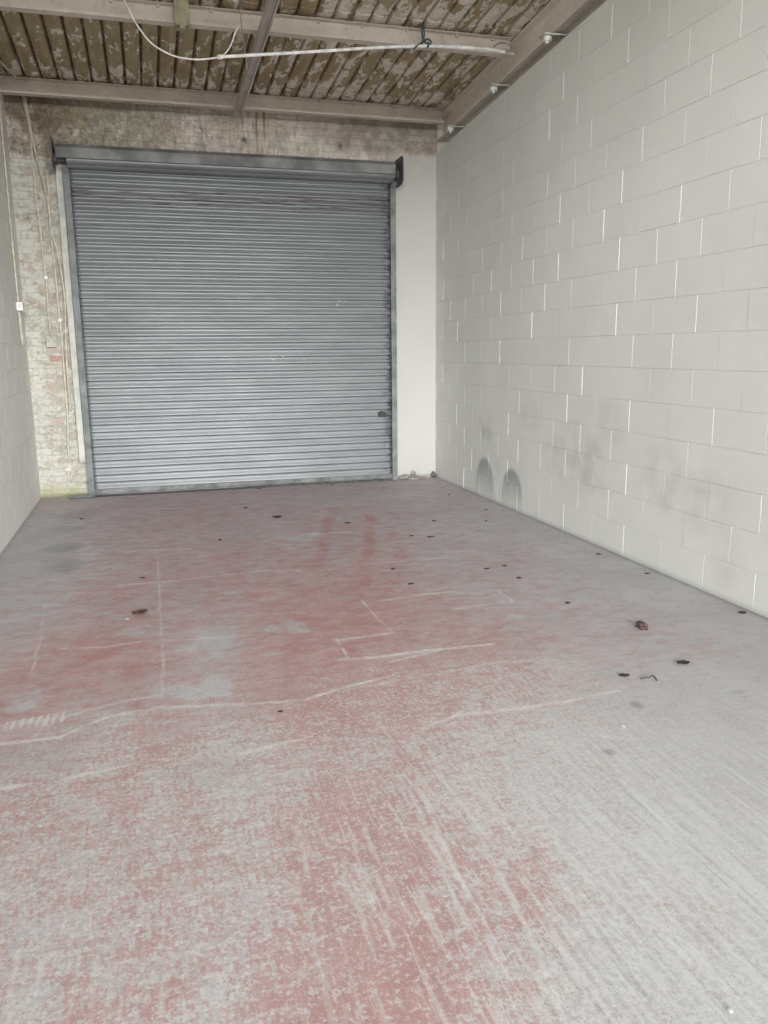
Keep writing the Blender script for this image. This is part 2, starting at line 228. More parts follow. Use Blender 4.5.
def mat_block(base, side):
    t = NT('painted_blockwork_'+side)
    n = t.noise(1.1, 4.)
    c = t.mix(t.ramp(n, .3, .7), tuple(v*.95 for v in base), tuple(min(1, v*1.03) for v in base))
    c = t.mix(t.mul(t.ramp(t.noise(70., 3., .7), .5, .8), .12), c, tuple(v*.7 for v in base))
    if side == 'right':
        grime = None
        # dirty scuffs low on the wall, tyre soot arches by the shutter
        def addm(a, b): return b if a is None else t.mx(a, b)
        for cy, cz, ry, rz, k in ((5.75, .62, .8, .38, .42), (4.65, .62, .45, .3, .34), (7.62, .72, .32, .2, .42),
                                  (6.6, .9, .5, .2, .12), (5.3, .95, .3, .25, .25), (4.25, .55, .5, .3, .3), (6.15, .6, .3, .25, .3), (7.35, .25, .8, .4, .18), (3.95, .25, .25, .3, .2)):
            grime = addm(grime, t.mul(t.blob(cy, cz, ry, rz, t.y, t.z), k*.95))
        grime = t.mul(grime, t.ramp(t.noise(5., 5., .6), .3, .72))
        soot = None
        for cy, ry, top in ((7.64, .235, .42), (6.98, .235, .395)):
            a = t.mul(t.sub(t.y, cy), 1./ry); b = t.mul(t.sub(t.z, .12), 1./(top-.12))
            bb = t.mx(b, 0.)
            d = t.math('SQRT', t.add(t.mul(a, a), t.mul(bb, bb)))
            ring = t.mul(t.ramp(d, 1.06, .86), t.ramp(d, .1, .7, .7, 1.))
            fade = t.ramp(t.z, -.05, top-.02, .08, 1.)
            soot = addm(soot, t.mul(ring, fade))
        soot = t.mul(soot, t.ramp(t.noise(9., 4.), .2, .6, .65, 1.))
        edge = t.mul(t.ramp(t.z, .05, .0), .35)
        c = t.mix(grime, c, (.26, .255, .25))
        c = t.mix(t.mul(soot, .66), c, (.15, .165, .185))
        spots = t.mul(t.ramp(t.noise(16., 4., .6), .70, .76), t.ramp(t.noise(1.7, 2.), .5, .6))
        c = t.mix(t.mul(spots, .5), c, (.3, .29, .27))
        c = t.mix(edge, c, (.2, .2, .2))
    t.bump(t.add(t.noise(120., 4., .7), t.mul(t.noise(9., 3.), .6)), .22, .004)
    return t.done(c, .75, 0., .3)

def mat_back():
    t = NT('peeling_painted_brick')
    v = t.comb(t.x, t.z, 0.)
    wob = t.noise(30., 2., col=True)
    br = t.N.new('ShaderNodeTexBrick'); t.L.new(v, br.inputs['Vector'])
    br.inputs['Scale'].default_value = 1.; br.inputs['Brick Width'].default_value = .225; br.inputs['Row Height'].default_value = .075
    br.inputs['Mortar Size'].default_value = .007; br.inputs['Mortar Smooth'].default_value = .6
    br.inputs['Color1'].default_value = (.42, .29, .235, 1); br.inputs['Color2'].default_value = (.33, .32, .25, 1); br.inputs['Mortar'].default_value = (.48, .45, .39, 1)
    bc, fac = br.outputs['Color'], br.outputs['Fac']
    paint = t.mix(t.ramp(t.noise(2.2, 5.), .3, .7), (.53, .52, .465), (.60, .59, .535))
    pier = t.mul(t.ramp(t.x, 2.70, 2.74), t.ramp(t.z, 3.64, 3.58))       # smooth rendered pier
    top = t.ramp(t.add(t.z, t.mul(t.sub(t.noise(3.), .5), .12)), 3.36, 3.44)
    left = t.ramp(t.x, -.64, -.70)
    paint = t.mix(t.mul(top, .9), paint, t.mix(t.ramp(t.noise(3.3, 5., .65), .4, .6), (.70, .62, .55), (.86, .79, .71)))
    peel_n = t.noise(1., 6., .68, vec=t.scale(7., 7., 10.), dist=.4)
    # how much paint is gone
    lm = t.mul(left, t.mul(t.ramp(t.x, -1.14, -.92, .25, 1.), t.ramp(t.z, .15, .8, .45, 1.)))
    amt = t.mx(t.mul(lm, .115), t.mul(top, .085))
    peeled = t.ramp(t.add(peel_n, amt), .575, .64)
    peeled = t.mul(peeled, t.sub(1., pier))
    peeled = t.mul(peeled, t.mx(left, top))
    c = t.mix(t.mul(t.sub(1., fac), 0.), paint, paint)
    # dirty joints where brick is painted
    jt = t.mul(t.mul(fac, t.sub(1., pier)), t.ramp(t.noise(6., 4.), .35, .7, .05, .5))
    c = t.mix(jt, c, (.27, .25, .20))
    c = t.mix(t.mul(peeled, t.add(.35, t.mul(left, .3))), c, bc)
    dr = t.mul(t.mul(top, t.ramp(t.x, 2.4, 1.6, .3, 1.)), t.ramp(t.noise(1., 5., .7, vec=t.scale(22., 1., 3.2)), .5, .64))
    c = t.mix(t.mul(dr, .5), c, (.26, .21, .16))
    # mould and damp along the top, heaviest at the left
    mould_w = t.mul(top, t.ramp(t.x, 1.4, -.7, .28, 1.))
    damp = t.mul(t.ramp(t.add(t.noise(4., 6., .7), t.mul(t.ramp(t.z, 3.5, 4.0), .14)), .43, .57), mould_w)
    c = t.mix(t.mul(damp, .85), c, t.mix(t.ramp(t.noise(20., 3.), .4, .6), (.20, .175, .13), (.36, .32, .25)))
    spk = t.mul(t.ramp(t.noise(34., 5., .72), .52, .61), t.mx(mould_w, t.mul(left, .45)))
    c = t.mix(t.mul(spk, .65), c, (.16, .14, .11))
    tl = t.mul(t.blob(-.85, 3.85, .5, .5, t.x, t.z), t.ramp(t.noise(11., 5., .7), .34, .6))
    c = t.mix(t.mul(tl, .85), c, (.17, .115, .065))
    moss = t.mul(t.mul(t.ramp(t.x, .45, -.1), t.ramp(t.x, -.8, -.5)), t.mul(top, t.ramp(t.noise(9., 5., .7), .48, .62)))
    c = t.mix(t.mul(moss, .55), c, (.36, .34, .20))
    # rust runs
    rust = t.ramp(t.noise(1., 3., .6, vec=t.scale(15., 1., .7)), .55, .64)
    rz = t.mul(t.mul(t.ramp(t.x, .75, .95), t.ramp(t.x, 1.95, 1.6)), t.mul(top, t.ramp(t.z, 3.5, 3.95, .3, 1.)))
    c = t.mix(t.mul(t.mul(rust, rz), .9), c, (.26, .115, .06))
    for bx, bz, rr in ((.66, 3.74, .075), (1.13, 3.66, .05), (2.16, 3.66, .045), (-.93, 3.02, .03), (-1.04, 2.82, .022)):
        hb = t.mul(t.blob(bx, bz, rr, rr*1.2, t.x, t.z), t.ramp(t.noise(26., 4.), .35, .6))
        c = t.mix(t.mul(hb, .85), c, (.08, .06, .045))
    # pier: mottled upper part, clean lower part
    up = t.mul(t.mul(t.ramp(t.x, 2.70, 2.74), t.ramp(t.z, 2.6, 3.5)), t.ramp(t.noise(8., 6., .7), .42, .68))
    c = t.mix(t.mul(up, .35), c, (.36, .32, .28))
    band = t.mul(t.ramp(t.x, 1.9, 2.3), t.ramp(t.z, 3.56, 3.66))
    c = t.mix(t.mul(band, t.ramp(t.noise(10., 6., .7), .3, .62, .15, .75)), c, (.24, .20, .17))
    c = t.mix(t.mul(pier, .8), c, (.53, .525, .495))
    c = t.mix(t.ramp(t.x, 3.262, 3.27), c, (.68, .68, .60))
    # left column: grey green grime and one bare red brick patch
    gg = t.mul(left, t.ramp(t.noise(1., 5., .65, vec=t.scale(8., 1., 14.)), .52, .66))
    c = t.mix(t.mul(gg, .5), c, (.25, .25, .19))
    rb = t.mul(t.mul(t.ramp(t.math('ABSOLUTE', t.sub(t.x, -.865)), .095, .085), t.ramp(t.math('ABSOLUTE', t.sub(t.z, 1.445)), .034, .028)), t.ramp(t.noise(30., 3.), .25, .45))
    c = t.mix(t.mul(rb, .75), c, (.42, .22, .17))
    base = t.mul(t.ramp(t.z, .20, .02), t.ramp(t.x, -.60, -.85))
    c = t.mix(t.mul(base, t.ramp(t.noise(12., 4.), .3, .6, .3, .8)), c, (.36, .37, .16))
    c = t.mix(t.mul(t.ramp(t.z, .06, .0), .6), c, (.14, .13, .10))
    hgt = t.add(t.mul(t.mul(t.sub(1., fac), t.sub(1., pier)), 1.), t.add(t.mul(t.noise(60., 4., .7), .35), t.mul(peeled, -.3)))
    t.bump(hgt, .55, .006)
    return t.done(c, .85, 0., .25)

def mat_roof():
    t = NT('flaking_roof_sheet')
    n = t.noise(1., 4., .58, vec=t.scale(8.5, 3.2, 1.), dist=.4)
    fine = t.noise(1., 5., .65, vec=t.scale(30., 12., 1.), dist=.3)
    right = t.ramp(t.x, .4, 1.9)
    lowedge = t.mul(t.ramp(t.y, 8.25, 8.8), .07)                   # paint hangs on by the rear purlin
    lapedge = t.mul(t.ramp(t.math('ABSOLUTE', t.sub(t.y, 7.0)), .45, .1), .05)
    v = t.add(t.add(t.mul(n, .72), t.mul(fine, .28)), t.add(t.mul(right, .05), t.add(lowedge, lapedge)))
    m = t.ramp(v, .56, .58)
    bare = t.mix(t.ramp(t.noise(1., 5., .6, vec=t.scale(14., 3., 1.)), .3, .7), (.31, .235, .145), (.42, .33, .215))
    bare = t.mix(t.mul(t.ramp(t.noise(2.), .45, .65), .7), bare, (.38, .35, .22))
    flake = t.mix(t.ramp(t.noise(12., 4.), .3, .7), (.78, .73, .65), (.62, .56, .48))
    c = t.mix(m, bare, flake)
    c = t.mix(t.mul(t.ramp(t.noise(26., 5., .7), .54, .7), .55), c, (.14, .11, .08))
    # deep creases between the pans, their shade painted in as dark colour
    f = t.math('FRACT', t.add(t.mul(t.x, 1./PITCH), 100.))
    cre = t.mx(t.ramp(t.math('ABSOLUTE', t.sub(f, .82)), .08, .02), 0.)
    c = t.mix(t.mul(cre, t.ramp(t.noise(7., 4.), .3, .6, .35, .85)), c, (.10, .08, .06))
    t.bump(t.add(m, t.mul(t.noise(50., 4.), .3)), .5, .006)
    return t.done(c, .9, 0., .2)

def mat_steel_paint(name='dusty_cream_steel_paint', a=(.56, .50, .435), b=(.66, .595, .52)):
    t = NT(name)
    c = t.mix(t.ramp(t.noise(5., 5.), .3, .7), a, b)
    c = t.mix(t.mul(t.ramp(t.noise(22., 5., .7), .56, .72), .5), c, (.15, .12, .09))
    t.bump(t.noise(60., 4.), .25, .003)
    return t.done(c, .75, 0., .3)

def mat_curtain():
    t = NT('galvanised_shutter_slats')
    c = t.mix(t.ramp(t.noise(1., 5., .6, vec=t.scale(1.2, 1., 9.)), .3, .7), (.185, .197, .203), (.232, .246, .252))
    c = t.mix(t.mul(t.ramp(t.noise(1., 4., .7, vec=t.scale(7., 7., 60.)), .5, .75), .45), c, (.15, .165, .17))
    # old brown and rusty streaks across two upper slats
    zz = t.mul(t.ramp(t.math('ABSOLUTE', t.sub(t.z, 3.05)), .12, .05), t.ramp(t.noise(1., 4., .7, vec=t.scale(2.6, 1., 40.)), .5, .62))
    c = t.mix(t.mul(zz, .85), c, (.085, .065, .055))
    z2 = t.mul(t.ramp(t.math('ABSOLUTE', t.sub(t.z, 2.5)), .35, .15), t.ramp(t.noise(1., 4., .7, vec=t.scale(2., 1., 45., off=(4, 0, 9))), .62, .7))
    c = t.mix(t.mul(z2, .5), c, (.12, .11, .10))
    r = t.mul(t.blob(1.72, 3.07, .12, .02, t.x, t.z), .8)
    c = t.mix(r, c, (.16, .09, .055))
    # black grease down the right edge, white paint dabs
    gr = t.mul(t.ramp(t.x, 2.55, 2.67), t.ramp(t.noise(1., 4., .7, vec=t.scale(9., 1., 14.)), .42, .58))
    c = t.mix(t.mul(gr, .8), c, (.06, .065, .07))
    wp = t.mul(t.blob(2.10, 2.02, .2, .05, t.x, t.z), t.ramp(t.noise(34., 3., .6), .60, .66))
    wp = t.mx(wp, t.mul(t.blob(1.45, 1.42, .3, .06, t.x, t.z), t.ramp(t.noise(30., 3., .6), .62, .66)))
    c = t.mix(t.mul(wp, .8), c, (.8, .8, .8))
    t.bump(t.noise(90., 3.), .08, .002)
    return t.done(c, t.ramp(t.noise(6., 4.), .3, .7, .44, .48), .35, .5)
# ------------------------------------------------------------------ room shell
PITCH = .152
def roof_z(y): return 4.035+.063*(8.9-y)            # top of the purlins
def wall_top(y): return 3.656+.066*(8.98-y)         # top of the block wall on the right

def noise2(x, y, seed, octaves=4):
    """cheap value noise with numpy"""
    r = np.random.RandomState(seed); out = np.zeros_like(x); a = 1.; tot = 0
    for o in range(octaves):
        g = r.rand(64, 64); xi = np.floor(x).astype(int); yi = np.floor(y).astype(int)
        fx = x-xi; fy = y-yi; fx = fx*fx*(3-2*fx); fy = fy*fy*(3-2*fy)
        G = lambda i, j: g[i % 64, j % 64]
        out += a*((G(xi, yi)*(1-fx)+G(xi+1, yi)*fx)*(1-fy)+(G(xi, yi+1)*(1-fx)+G(xi+1, yi+1)*fx)*fy)
        tot += a; a *= .55; x = x*2.03+11.3; y = y*2.03+5.7
    return out/tot

def build_floor():
    xs = np.concatenate([[XL-.05], np.linspace(XL, XR, 370), [XR+.35]]); ys = np.concatenate([[-6.], np.linspace(.6, YB+.02, 620)])
    X, Y = np.meshgrid(xs, ys); nx, ny = len(xs), len(ys)
    # paint coverage, read off the floor and blended between the readings
    P = np.array(PAINT); W = np.zeros_like(X); V = np.zeros_like(X)
    yc = np.maximum(Y, .8)
    lu, lv = X/(yc+.6), np.log(yc+.3)
    for px, py, v in P:
        u, w = px/(py+.6), math.log(py+.3)
        d2 = ((lu-u)/.034)**2+((lv-w)/.055)**2
        k = np.exp(-.5*d2)+1e-4/(1+d2*d2*.01)+1e-9
        W += k; V += k*v
    paint = V/W
    # faint darker wheel tracks towards the shutter
    for tr in TRACKS:
        for (x0, y0), (x1, y1) in zip(tr[:-1], tr[1:]):
            dx, dy = x1-x0, y1-y0; tt = np.clip(((X-x0)*dx+(Y-y0)*dy)/(dx*dx+dy*dy), 0, 1)
            d = np.hypot(X-x0-tt*dx, Y-y0-tt*dy)
            paint = np.maximum(paint, np.clip(1.4-d/.075, 0, 1)*(.82+1.1*(noise2(X*9, Y*4, 5)-.5)))
    paint = paint+(noise2(X*3.1+9, Y*2.1+9, 1)-.5)*.30
    for cx, cy, rx, ry in CLEAR:                      # scraped grey patches
        d = np.sqrt(((X-cx)/rx)**2+((Y-cy)/ry)**2)+(noise2(X*16, Y*12, 8)-.5)*2.2
        paint = paint*(1-.7*np.clip((1.1-d)/.5, 0, 1))
    paint = np.clip(paint, 0, 1)
    # roughened part of the slab: everything nearer than the ragged edge of the old repair
    edge = np.interp(X, [-1.2, -.6, -.2, .1, .35, .7, 1.0, 1.5, 2.0, 2.5, 3.3], [3.1, 3.2, 3.38, 3.4, 3.45, 3.55, 3.65, 3.55, 3.45, 3.1, 2.7])
    rough = np.clip((edge-Y)/.45+.45+(noise2(X*6, Y*6, 2)-.5)*1.6, 0, 1)
    rough = np.maximum(rough, .6*np.clip(1-(Y-edge)/1.8, 0, 1)*np.clip(noise2(X*5, Y*5, 12)*2.4-.6, 0, 1))
    rough = rough*(1-.45*np.clip((X-1.1-.12*Y)/.8, 0, 1))
    line = np.zeros_like(X)
    wx = (noise2(X*4, Y*4, 3)-.5)*.05+(noise2(X*22, Y*22, 13)-.5)*.02; wy = (noise2(X*4+30, Y*4, 4)-.5)*.05+(noise2(X*22+30, Y*22, 14)-.5)*.02
    for x0, y0, x1, y1, w, kind in LINES:
        soft = kind in 'bs'
        XX, YY = (X+wx*.35, Y+wy*.35) if not soft else (X+wx*.5, Y)
        dx, dy = x1-x0, y1-y0; tt = np.clip(((XX-x0)*dx+(YY-y0)*dy)/(dx*dx+dy*dy+1e-9), 0, 1)
        d = np.hypot(XX-x0-tt*dx, YY-y0-tt*dy)*(.6+1.1*noise2(X*16, Y*16, 42)); w = max(w*(.75 if soft else .5 if kind in 'tu' and abs(x1-x0) < .06 else .9)*(.5+1.*noise2(X*9, Y*9, 41)).mean(), .0055)
        a = np.clip(1.5-d/w, 0, 1)*(.55 if soft else .8 if kind in 'mltf' else .5)
        a *= np.clip(noise2(X*(14 if soft else 9), Y*(3 if soft else 9), 21)*3.2-.75, .12, 1)
        line = np.maximum(line, a)
    stain = np.zeros_like(X)
    for cx, cy, rx, ry, k in STAINS:
        d = np.sqrt(((X-cx)/rx)**2+((Y-cy)/ry)**2)+(noise2(X*7, Y*5, 31)-.5)*.9
        stain = np.maximum(stain, k*np.clip((1.2-d)/.6, 0, 1))
    # darker line along the walls, patchy darkening towards the shutter
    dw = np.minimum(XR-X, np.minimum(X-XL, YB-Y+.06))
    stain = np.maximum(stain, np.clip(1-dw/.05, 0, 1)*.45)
    stain = np.maximum(stain, .22*np.clip(1-(YB-Y)/.5, 0, 1)*noise2(X*5, Y*5, 33)*1.5)
    n = nx*ny
    me = bpy.data.meshes.new('floor')
    co = np.stack([X.ravel(), Y.ravel(), np.zeros(n)], 1).astype(np.float32)
    i = np.arange(nx-1)[None, :]+np.arange(ny-1)[:, None]*nx
    q = np.stack([i, i+1, i+1+nx, i+nx], -1).reshape(-1, 4).astype(np.int32)
    me.vertices.add(n); me.vertices.foreach_set('co', co.ravel())
    me.loops.add(q.size); me.loops.foreach_set('vertex_index', q.ravel())
    me.polygons.add(len(q)); me.polygons.foreach_set('loop_start', np.arange(0, q.size, 4, dtype=np.int32)); me.polygons.foreach_set('loop_total', np.full(len(q), 4, dtype=np.int32))
    me.update(calc_edges=True)
    a = me.color_attributes.new('wear', 'FLOAT_COLOR', 'POINT')
    a.data.foreach_set('color', np.stack([paint.ravel(), rough.ravel(), line.ravel(), stain.ravel()], 1).astype(np.float32).ravel())
    me.materials.append(mat_floor())
    o = bpy.data.objects.new('floor', me); COL.objects.link(o)
    tag(o, 'worn red painted concrete floor with pale scraped patches', 'floor', kind='structure')

def build_block_wall(name, x, side, mat, y0, y1, top, phase=YA, thick=.14):
    """side=+1: wall face at x looking to -X; side=-1: looking to +X"""
    rnd = random.Random(3 if side > 0 else 5)
    bm = bmesh.new()
    rows = [0.]+[C0+COURSE*k for k in range(-0, 20)]
    for r in range(len(rows)-1):
        za, zb = rows[r], rows[r+1]
        off = .225 if (r % 2 == 0) else 0.
        ys = []; n = -14
        while True:
            y = phase+off+.45*n; n += 1
            if y <= y0: ys = [y0]; continue
            if y >= y1: ys.append(y1); break
            if not ys: ys = [y0]
            ys.append(y)
        dep = [rnd.choice((.001, .0014, .002, .0032, .0055)) if side > 0 else .0003 for _ in ys]
        dep[0] = dep[-1] = .001
        for j in range(len(ys)-1):
            ya, yb = ys[j], ys[j+1]
            f = rnd.uniform(-.0012, .0012) if side > 0 else 0.; b = .0035
            ga, gb = dep[j], dep[j+1]; bd = .0045
            ia, ib = (.0055 if ga > .003 else .003), (.0055 if gb > .003 else .003)
            X = lambda d: x+side*d
            inner = [bm.verts.new((X(f), yy, zz)) for yy, zz in ((ya+ia, za+b), (yb-ib, za+b), (yb-ib, zb-b), (ya+ia, zb-b))]
            outer = [bm.verts.new((X(d), yy, zz)) for yy, zz, d in ((ya, za, max(ga, bd) if side > 0 else ga), (yb, za, max(gb, bd) if side > 0 else gb), (yb, zb, max(gb, bd) if side > 0 else gb), (ya, zb, max(ga, bd) if side > 0 else ga))]
            ms = [bm.verts.new((X(bd), yy, zz)) for yy, zz in ((ya+ia, za), (yb-ib, za), (yb-ib, zb), (ya+ia, zb))]
            bm.faces.new(inner)
            bm.faces.new((outer[0], ms[0], inner[0], inner[3], ms[3], outer[3]))
            bm.faces.new((outer[1], ms[1], inner[1], inner[2], ms[2], outer[2]))
            bm.faces.new((ms[0], ms[1], inner[1], inner[0])); bm.faces.new((ms[2], ms[3], inner[3], inner[2]))
    # body of the wall behind the faces
    a, b = sorted((x+side*.011, x+side*thick)); zt = rows[-1]
    box(bm, a, b, y0, y1, 0., zt)
    # cut to the slope of the roof
    pa, pb = Vector((x, y0, top(y0))), Vector((x, y1, top(y1)))
    nrm = Vector((0, -(pb.z-pa.z), pb.y-pa.y)).normalized()
    g = bm.verts[:]+bm.edges[:]+bm.faces[:]
    bmesh.ops.bisect_plane(bm, geom=g, plane_co=pa, plane_no=nrm, clear_outer=True)
    me = bpy.data.meshes.new(name)
    # make the face normals look into the room
    for fc in bm.faces:
        fc.normal_update()
        if abs(fc.normal.x) > .3 and fc.normal.x*side > 0 and abs(fc.calc_center_median().x-x) < .0105: fc.normal_flip()
    bm.to_mesh(me); bm.free(); me.materials.append(mat)
    o = bpy.data.objects.new(name, me); COL.objects.link(o)
    return tag(o, kind='structure')

build_floor()
m_right = mat_block((.705, .71, .675), 'right'); m_left = mat_block((.70, .695, .655), 'left')
tag(build_block_wall('wall_right', XR, 1, m_right, YF, YB, wall_top), 'tall cream painted block wall with sooty arch marks low down', 'wall')
tag(build_block_wall('wall_left', XL, -1, m_left, YF, YB, lambda y: roof_z(y)+.05, phase=YA+.1), 'grey cream painted block wall at the left edge', 'wall')

m_back = mat_back()
bm = bmesh.new()
box(bm, XL-.14, GA-.02, YB, YB+.25, 0, 4.08)
box(bm, GB+.02, XR+.45, YB, YB+.25, 0, 4.08)
box(bm, GA-.02, GB+.02, YB, YB+.25, 3.33, 4.08)
tag(link('wall_back', bm, m_back), 'peeling white painted brick wall around the steel shutter', 'wall', kind='structure')

m_pale = plain('pale_paint', (.60, .60, .54), .8)
bm = bmesh.new(); box(bm, XR+.36, XR+.45, YF, YB, 3.2, 5.0)
tag(link('wall_side', bm, m_pale), 'pale wall strip seen above the block wall top', 'wall', kind='structure')

# outside slab behind the shutter
bm = bmesh.new(); box(bm, -3., 6., YB+.02, YB+6, -.12, 0.)
tag(link('floor_outside', bm, plain('outside_concrete', (.5, .49, .47), .9)), kind='structure')
# wall over the open front of the unit
bm = bmesh.new(); box(bm, XL-.14, XR+.45, YF-.2, YF, 4.50, 4.95)
tag(link('wall_front', bm, m_pale), kind='structure')

# corrugated roof, two rows of sheets lapping over the second purlin
def build_roof():
    bm = bmesh.new(); x0, x1 = XL-.2, XR+.45
    for ya, yb, lift in ((YB+.16, 7.02, 0.), (7.20, YF-.1, .012)):
        # broad shallow pans with a narrow raised rib between them
        prof = [(0., .0), (.1, -.004), (.35, -.009), (.6, -.004), (.72, .0), (.77, .034), (.81, .044), (.88, .040), (.93, .004)]
        pts = []; q = math.floor(x0/PITCH)
        while q*PITCH < x1:
            pts += [((q+a)*PITCH, d) for a, d in prof]; q += 1
        pts = [p for p in pts if x0 <= p[0] <= x1]
        rows = [[bm.verts.new((x, y, roof_z(y)+.022+lift+d)) for x, d in pts] for y in (ya, yb)]
        for i in range(len(pts)-1): bm.faces.new((rows[0][i], rows[0][i+1], rows[1][i+1], rows[1][i]))
    o = link('ceiling', bm, mat_roof())
    md = o.modifiers.new('thickness', 'SOLIDIFY'); md.thickness = .008; md.offset = 1
    tag(o, 'brown corrugated roof sheets with flaking pale paint', 'ceiling', kind='structure')
build_roof()

# ------------------------------------------------------------------ purlins, girder, brace
m_steel = mat_steel_paint()
m_steel2 = mat_steel_paint('dusty_grey_brown_steel_paint', (.70, .64, .56), (.78, .72, .64))
def purlin(y, label):
    zt = roof_z(y); zb = zt-.142; x0, x1 = XL+.0, XR-.02
    e = empty('roof_purlin', (0, y, zb), label, 'purlin', 'steel purlins under the roof sheets')
    bm = bmesh.new()
    # web with a rolled top flange
    sweep(bm, [(0, 0, zb-.0), (0, -.006, zb), (0, -.006, zt-.012), (0, -.05, zt-.006), (0, -.05, zt), (0, 0, zt)], (x0, y+.03, 0), (x1, y+.03, 0))
    link('web', bm, m_steel, e)
    bm = bmesh.new()
    sweep(bm, [(0, .0, zb), (0, .0, zb-.007), (0, -.085, zb-.007), (0, -.085, zb+.012), (0, -.079, zb+.012), (0, -.079, zb)], (x0, y+.03, 0), (x1, y+.03, 0))
    link('flange', bm, m_steel, e)
    for k in range(11):                                   # hook bolts holding the sheets
        bx = x0+.25+k*.4+random.uniform(-.04, .04)
        if bx > x1-.1: break
        bm = bmesh.new(); cyl(bm, (bx, y+.012, zt-.002), (0, 0, 1), .009, .035, 8); cyl(bm, (bx, y+.006, zt-.02), (0, 0, 1), .014, .016, 6)
        link('hook_bolt', bm, m_steel, e)
    return e
p1 = purlin(8.88, 'cream steel purlin nearest the back wall, just above its brickwork')
p2 = purlin(7.13, 'cream steel purlin crossing near the top of the photo, with a cable tied on')

# sag strap wrapped over purlin 2
bm = bmesh.new()
zt = roof_z(7.13)
box(bm, .375, .485, 7.040, 7.068, zt-.165, zt+.02, .003); box(bm, .375, .485, 7.04, 7.165, zt-.175, zt-.155, .003); box(bm, .41, .45, 7.03, 7.06, zt-.20, zt-.15, .004)
tag(link('purlin_strap', bm, plain('mossy_strap', (.36, .34, .22), .8)), 'greenish strap wrapped round the purlin near the top of the photo', 'strap')

# girder along the head of the block wall
g = empty('roof_girder', (XR+.06, 4, 4.0), 'brown painted steel girder sloping along the top of the right wall', 'girder')
def sl(bm, xa, xb, da, db, y0=YF, y1=YB):
    """bar sloping with the wall top; da, db heights above it"""
    vs = [bm.verts.new((x, y, wall_top(y)+d)) for x in (xa, xb) for y in (y0, y1) for d in (da, db)]
    for q in ((0,1,3,2),(4,6,7,5),(0,4,5,1),(2,3,7,6),(0,2,6,4),(1,5,7,3)): bm.faces.new([vs[i] for i in q])
bm = bmesh.new(); sl(bm, XR+.075, XR+.087, .13, .42); link('web', bm, m_steel2, g)
bm = bmesh.new(); sl(bm, XR-.005, XR+.16, .118, .134); link('flange', bm, m_steel2, g)
bm = bmesh.new(); sl(bm, XR+.004, XR+.16, .36, .374); link('flange', bm, m_steel2, g)
m_clean = plain('pale_galvanised', (.62, .60, .55), .5, .1)
m_nut = plain('white_painted_nut', (.80, .79, .74), .5)
for cy in (8.60, 7.47, 6.42, 5.3, 4.2):
    if cy < 6: continue
    bm = bmesh.new(); z = wall_top(cy)
    box(bm, XR-.085, XR+.10, cy-.06, cy+.06, z+.096, z+.108, .002); pl = link('clamp_plate', bm, m_clean, g)
    bm = bmesh.new(); cyl(bm, (XR-.035, cy, z+.079), (0, 0, 1), .033, .036, 6); cyl(bm, (XR-.035, cy, z+.062), (0, 0, 1), .013, .03, 10)
    o = link('nut', bm, m_nut, pl); o.matrix_parent_inverse = Matrix.Identity(4)

# angle brace under the purlins
bm = bmesh.new()
def brz(y): return roof_z(y)-.158
ya, yb = 8.86, 4.9
A = Vector((1.045, ya, brz(ya))); B = Vector((1.07, yb, brz(yb)))
sweep(bm, [(-.045, 0, 0), (.045, 0, 0), (.045, 0, -.006), (-.039, 0, -.006), (-.039, 0, -.075), (-.045, 0, -.075)], A, B)
sweep(bm, [(.03, 0, 0), (.045, 0, 0), (.045, 0, -.02), (.03, 0, -.02)], A, B)
tag(link('angle_brace', bm, mat_steel_paint('brace_paint', (.46, .42, .38), (.56, .52, .47))), 'long steel angle bar running under both purlins towards the viewer', 'brace')

# ------------------------------------------------------------------ wiring under the roof
m_white = plain('white_plastic', (.84, .835, .80), .45); m_cream = plain('yellowed_cable', (.60, .56, .46), .5)
m_dark = plain('dark_grimy_steel', (.12, .125, .13), .6, .2); m_wire = plain('grey_wire', (.30, .28, .25), .6)
m_tie = plain('blue_green_cord', (.05, .10, .11), .7)
bm = bmesh.new(); tube(bm, CONDUIT, .0125, 10)
cyl(bm, CONDUIT[0], (1, 0, .1), .017, .04, 10)
tag(link('conduit', bm, m_white, smooth=True), 'white conduit hanging below the second purlin, ending in a loose cable', 'conduit')
bm = bmesh.new(); tube(bm, LOOP, .0065, 8)
tag(link('cable', bm, m_white, smooth=True), 'slack white cable drooping from the purlin to the conduit end', 'cable')
bm = bmesh.new(); tube(bm, LOOP2, .006, 8)
tag(link('cable', bm, m_white, smooth=True), 'short white cable rising from the conduit end to the purlin', 'cable')
bm = bmesh.new(); tube(bm, WIRE, .004, 6)
tag(link('wire', bm, m_wire, smooth=True), 'thin grey wire hanging down past the purlin beside the angle brace', 'wire')
bm = bmesh.new(); zt = roof_z(7.13)
tube(bm, [(2.385, 7.055, zt+.005), (2.383, 7.04, zt-.08), (2.388, 6.985, zt-.15), (2.40, 6.94, zt-.17), (2.39, 6.93, zt-.21)], .008, 8)
tube(bm, [(2.395, 7.055, zt+.005), (2.40, 7.04, zt-.07), (2.36, 6.98, zt-.15), (2.31, 6.94, zt-.19), (2.27, 6.94, zt-.23)], .006, 8)
tube(bm, [(2.35, 6.93, zt-.17), (2.385, 6.925, zt-.145), (2.42, 6.93, zt-.165), (2.39, 6.97, zt-.19), (2.35, 6.96, zt-.17)], .008, 8)
tag(link('cord_tie', bm, m_tie, smooth=True), 'dark blue cord tying the conduit to the purlin', 'cord')
bm = bmesh.new()
tube(bm, [(3.02, 7.03, 4.03), (3.06, 6.99, 4.05), (3.14, 6.99, 4.05), (3.17, 7.0, 4.02), (3.12, 6.98, 3.985), (3.0, 6.98, 3.99)], .008, 8)
